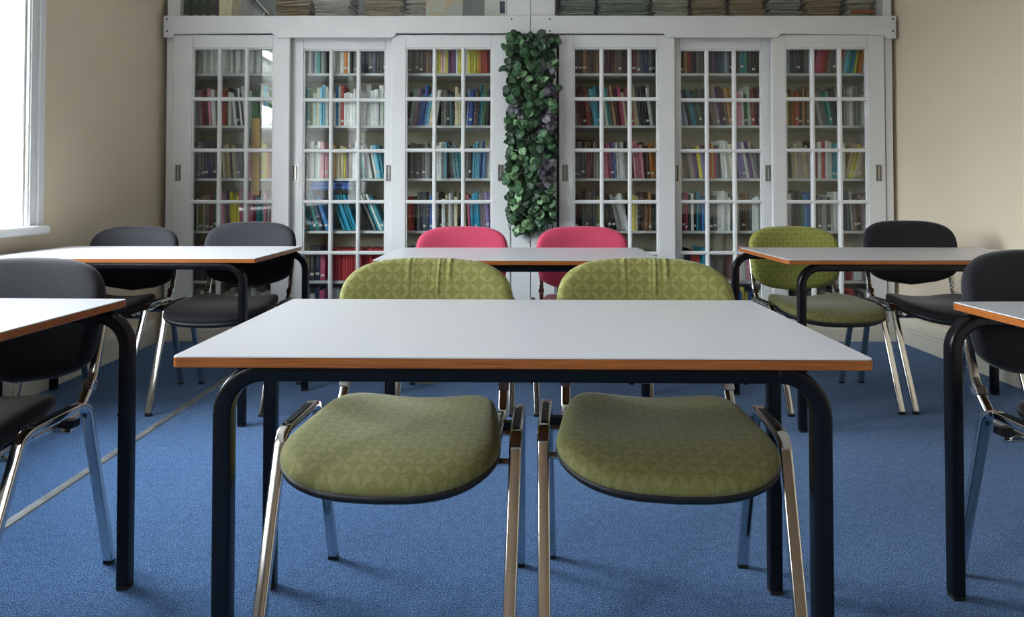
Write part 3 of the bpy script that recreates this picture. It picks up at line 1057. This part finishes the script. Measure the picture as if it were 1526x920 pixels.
def make_table():
    root = empty('classroom_table')
    bm = bmesh.new()
    t = 0.020
    # slab: laminate faces (0) with timber edge (1)
    r = 0.008
    pts = []
    for cx, cy, s in ((TW / 2 - r, TD / 2 - r, 0), (-TW / 2 + r, TD / 2 - r, 1), (-TW / 2 + r, -TD / 2 + r, 2), (TW / 2 - r, -TD / 2 + r, 3)):
        for k in range(4):
            a = (s + k / 3) * PI / 2
            pts.append((cx + r * math.cos(a), cy + r * math.sin(a)))
    n = len(pts)
    lv = [(-t, -0.0015), (-t + 0.0015, 0), (-0.0030, 0), (-0.0022, -0.0004), (0, -0.0012)]
    rings = [[bm.verts.new((x * (1 + o / (TW / 2)), y * (1 + o / (TD / 2)), TZ + z)) for x, y in pts] for z, o in lv]
    for q, (A, B) in enumerate(zip(rings, rings[1:])):
        for i in range(n):
            bm.faces.new((A[i], A[(i + 1) % n], B[(i + 1) % n], B[i])).material_index = (1 if q < 2 else (2 if q == 2 else 0))
    bm.faces.new(rings[0][::-1]).material_index = 1
    bm.faces.new(rings[-1]).material_index = 0
    link('tabletop', bm, [M['laminate'], M['wood'], M['lam_line']], root)
    sec = section(0.0158, 0.0158, 0.0055, 3)
    zr = TZ - t - 0.0165
    # front frame (narrow) and rear frame (wide), each one bent tube split into rail and two legs
    for nm, hw, yy in (('front', TW / 2 - 0.072, -TD / 2 + 0.045), ('rear', TW / 2 + 0.036, TD / 2 - 0.052)):
        br = 0.075
        bm = bmesh.new()
        tube(bm, [Vector((-hw + br, yy, zr)), Vector((hw - br, yy, zr))], (0, 1, 0), sec)
        link(nm + '_rail', bm, M['black_metal'], root, True)
        for s in (-1, 1):
            bm = bmesh.new()
            path = [Vector((s * (hw - br), yy, zr))]
            for k in range(1, 11):
                a = k / 10 * PI / 2
                path.append(Vector((s * (hw - br + br * math.sin(a)), yy, zr - br + br * math.cos(a))))
            path.append(Vector((s * hw, yy, 0.012)))
            tube(bm, path, (0, 1, 0), sec)
            lg = link('leg', bm, M['black_metal'], root, True)
            bm = bmesh.new(); box(bm, s * hw - 0.0150, s * hw + 0.0150, yy - 0.0150, yy + 0.0150, 0.0, 0.0125)
            link('foot_cap', bm, M['rubber'], lg, bevel=0.003)
    for s in (-1, 1):
        bm = bmesh.new(); x = s * 0.40
        box(bm, x - 0.012, x + 0.012, -TD / 2 + 0.06, TD / 2 - 0.067, zr - 0.010, zr + 0.0155)
        link('cross_rail', bm, M['black_metal'], root, bevel=0.002)
    return root


M['lam_line'] = mat_plain('dark_laminate_line', '3a2a20', 0.5)
t0 = make_table()
TABLES = [
    (0.022, 1.428, -1.0, 'grey topped table with timber edge nearest the camera, two green chairs behind it'),
    (-1.622, 1.465, -2.5, 'grey topped table cut by the left edge, black speckled chair behind it'),
    (1.741, 1.406, 1.0, 'grey topped table cut by the right edge, black chair behind it'),
    (-1.672, 3.086, -0.5, 'grey topped table under the left window with two black chairs'),
    (0.035, 3.002, -0.4, 'grey topped middle table in the back row with two red chairs'),
    (1.750, 3.015, -0.3, 'grey topped table by the right wall with one green and one black chair')]
for i, (x, y, a, lab) in enumerate(TABLES):
    t = t0 if i == 0 else copy_tree(t0)
    t.location = (x, y, 0)
    t.rotation_euler = (0, 0, math.radians(a))
    tag(t, lab, 'table', 'classroom tables')


# ------------------------------------------------------------------ chairs
def sgnpow(v, e): return math.copysign(abs(v) ** e, v)


def seat_outline(n=72):
    pts = []
    for i in range(n):
        a = 2 * PI * i / n
        c, s = math.cos(a), math.sin(a)
        e = 2 / 3.9
        x = 0.237 * sgnpow(c, e)
        y = 0.222 * sgnpow(s, e)
        # narrower at the back, bowed at the front
        x *= 1 - 0.20 * max(0, (y + 0.12) / 0.34) ** 1.2
        if y < 0: y -= 0.030 * (1 - (x / 0.24) ** 2)
        pts.append((x, y))
    return pts


def back_outline(n=72):
    pts = []
    for i in range(n):
        a = 2 * PI * i / n
        c, s = math.cos(a), math.sin(a)
        if s >= 0:
            e = 2 / 3.7
            x, z = 0.2375 * sgnpow(c, e), 0.150 * sgnpow(s, e)
            z += 0.015 * (1 - (x / 0.2375) ** 2) * min(1, z / 0.1)
        else:
            e = 2 / 8.0
            x, z = 0.2375 * sgnpow(c, e), 0.125 * sgnpow(s, e)
            z -= 0.045 * math.cos(PI / 2 * min(1, abs(x) / 0.2375)) * min(1, -z / 0.1)
            x *= 1 - 0.07 * max(0, -z - 0.0) / 0.14
        pts.append((x, z))
    return pts


def cushion(outline, prof, deform):
    """rings following an outline; prof = (height, inset); deform maps (x, y, h) to a point"""
    bm = bmesh.new()
    rings = []
    for h, ins in prof:
        r_ = []
        for x, y in outline:
            L = math.hypot(x, y)
            k = max(0.0, (L - ins) / L)
            r_.append(bm.verts.new(deform(x * k, y * k, h)))
        rings.append(r_)
    n = len(outline)
    for A, B in zip(rings, rings[1:]):
        for i in range(n):
            bm.faces.new((A[i], A[(i + 1) % n], B[(i + 1) % n], B[i]))
    for R, flip in ((rings[0], True), (rings[-1], False)):
        c = bm.verts.new(sum((v.co for v in R), Vector()) / n)
        for i in range(n):
            f = (R[i], R[(i + 1) % n], c)
            bm.faces.new(f[::-1] if flip else f)
    return bm


def seat_def(x, y, h):
    z = 0.428 + h
    t = min(1, max(0, (y + 0.12) / 0.30))
    z += (0.006 + 0.030 * t) * (min(1, abs(x) / 0.20)) ** 2.2 - 0.008 * t    # dished across
    if y < -0.08: z -= 0.50 * (-(y + 0.08)) ** 2 * 1.6                 # waterfall front
    z += 0.03 * max(0, y - 0.05)
    return Vector((x, y - 0.037, z))


BACK_C = Vector((0, 0.262, 0.652))
LEAN = math.radians(11)


def back_def(x, z, h):
    # h grows toward the sitter (-Y); plan curve brings the sides forward
    y = -h - 0.62 * x * x + 0.25 * max(0, z) ** 2 * 0
    return Vector((x, y, z))


def make_chair(mseat, mback):
    root = empty('stacking_chair')
    so, bo = seat_outline(), back_outline()
    # seat pan and cushion
    o = link('seat_shell', cushion(so, [(-0.012, 0.045), (-0.010, 0.012), (0.000, 0.001), (0.012, -0.002), (0.014, 0.004)], seat_def), M['black_plastic'], root, True)
    o = link('seat', cushion(so, [(0.010, 0.006), (0.013, 0.001), (0.020, -0.001), (0.029, 0.002), (0.036, 0.008), (0.041, 0.018), (0.044, 0.034),
                                  (0.046, 0.06), (0.047, 0.10), (0.047, 0.15), (0.047, 0.19)], seat_def), mseat, root, True)
    # backrest: cushion on a black shell
    bk = link('backrest', cushion(bo, [(0.000, 0.002), (0.004, -0.001), (0.012, -0.002), (0.020, 0.001), (0.027, 0.007), (0.032, 0.016), (0.035, 0.03),
                                       (0.0365, 0.06), (0.037, 0.10), (0.037, 0.13)], back_def), mback, root, True)
    bk.location = BACK_C; bk.rotation_euler = (-LEAN, 0, 0)
    sh = link('backrest_shell', cushion(bo, [(-0.014, 0.06), (-0.013, 0.02), (-0.008, 0.006), (0.000, 0.0015), (0.0015, 0.003)], back_def), M['black_plastic'], root, True)
    sh.location = BACK_C; sh.rotation_euler = (-LEAN, 0, 0)
    # chrome side frames: front leg, seat run and rear leg in one bent oval tube, split at the seat run
    sec = section(0.0138, 0.0088, 0.0045, 3)
    for s in (-1, 1):
        xf, xt = s * 0.252, s * 0.262
        P = fillet([(s * 0.255, -0.248, 0.012), (s * 0.264, -0.085, 0.462), (s * 0.262, 0.125, 0.466), (s * 0.255, 0.238, 0.012)], [0.045, 0.045], 8)
        for nm, a, b in (('leg', 0, 10), ('seat_frame', 9, 11), ('leg', 10, 20)):
            bm = bmesh.new()
            tube(bm, P[a:b], (1, 0, 0), sec)
            lg = link(nm, bm, M['chrome'], root, True)
            if nm == 'leg':
                yy = -0.248 if a == 0 else 0.238
                bm = bmesh.new(); box(bm, s * 0.255 - 0.0132, s * 0.255 + 0.0132, yy - 0.0088, yy + 0.0088, 0.0, 0.0125)
                link('foot_cap', bm, M['rubber'], lg, bevel=0.003)
        # black insert along the seat run
        bm = bmesh.new()
        box(bm, s * 0.262 - 0.008, s * 0.262 + 0.008, -0.055, 0.075, 0.4735, 0.4758)
        link('insert_strip', bm, M['black_plastic'], root, bevel=0.001)
        # backrest support
        bm = bmesh.new()
        q = fillet([(s * 0.214, -0.10, 0.424), (s * 0.214, 0.165, 0.424), (s * 0.214, 0.222, 0.50), (s * 0.214, 0.262, 0.66)], [0.05, 0.10], 8)
        tube(bm, q, (1, 0, 0), section(0.0125, 0.0085, 0.007, 3))
        st = link('back_support', bm, M['chrome'], root, True)
        bm = bmesh.new(); box(bm, -0.0145, 0.0145, -0.0115, 0.0115, -0.012, 0.012)
        cl = link('support_collar', bm, M['chrome'], st, bevel=0.003)
        cl.location = (s * 0.214, 0.210, 0.487); cl.rotation_euler = (math.radians(-25), 0, 0)
        # bracket joining the seat frame
        bm = bmesh.new(); box(bm, min(s * 0.200, s * 0.256), max(s * 0.200, s * 0.256), 0.09, 0.115, 0.414, 0.432)
        link('bracket', bm, M['black_plastic'], root, bevel=0.002)
    for yy in (-0.085, 0.09):
        bm = bmesh.new()
        tube(bm, [Vector((-0.254, yy, 0.408)), Vector((0.254, yy, 0.408))], (0, 1, 0), section(0.008, 0.008, 0.008, 3))
        link('cross_tube', bm, M['chrome'], root, True)
    return root


PRO = {'green': make_chair(M['green_seat'], M['green_back']), 'green2': make_chair(M['green_seat'], M['green_back_plain']),
       'red': make_chair(M['red_seat'], M['red_back']), 'black': make_chair(M['black_seat'], M['black_back'])}
used = set()
CHAIRS = [
    ('green', -0.245, 1.560, -4, 'green petal patterned chair under the front table, left one of the pair'),
    ('green', 0.345, 1.560, -5, 'green petal patterned chair under the front table, right one of the pair'),
    ('black', -1.345, 1.565, -2, 'black speckled chair cut by the left edge, behind the near left table'),
    ('black', 1.440, 1.515, 3, 'black chair cut by the right edge, behind the near right table'),
    ('black', -1.980, 3.215, -3, 'black chair at the table under the left window, one nearer the wall'),
    ('black', -1.355, 3.195, -1, 'black chair at the table under the left window, one nearer the room centre'),
    ('red', -0.250, 3.190, 0, 'red chair behind the middle back table, left one'),
    ('red', 0.374, 3.192, 0, 'red chair behind the middle back table, right one'),
    ('green2', 1.490, 3.205, 3, 'green chair behind the table by the right wall'),
    ('black', 2.084, 3.215, -1.5, 'black chair behind the far right table, beside the cream wall')]
# backs sit a little higher on their supports on some chairs
RAISE = {(1.440, 1.515): 0.028, (2.084, 3.215): 0.030, (-1.355, 3.195): 0.024}
for kind, x, y, a, lab in CHAIRS:
    c = PRO[kind] if kind not in used else copy_tree(PRO[kind])
    used.add(kind)
    c.location = (x, y, 0)
    c.rotation_euler = (0, 0, math.radians(a))
    dz = RAISE.get((x, y), 0)
    for ch in c.children:
        if ch.name.startswith('backrest'): ch.location.z += dz
    tag(c, lab, 'chair', {'green': 'green chairs', 'green2': 'green chairs', 'red': 'red chairs', 'black': 'black chairs'}[kind])
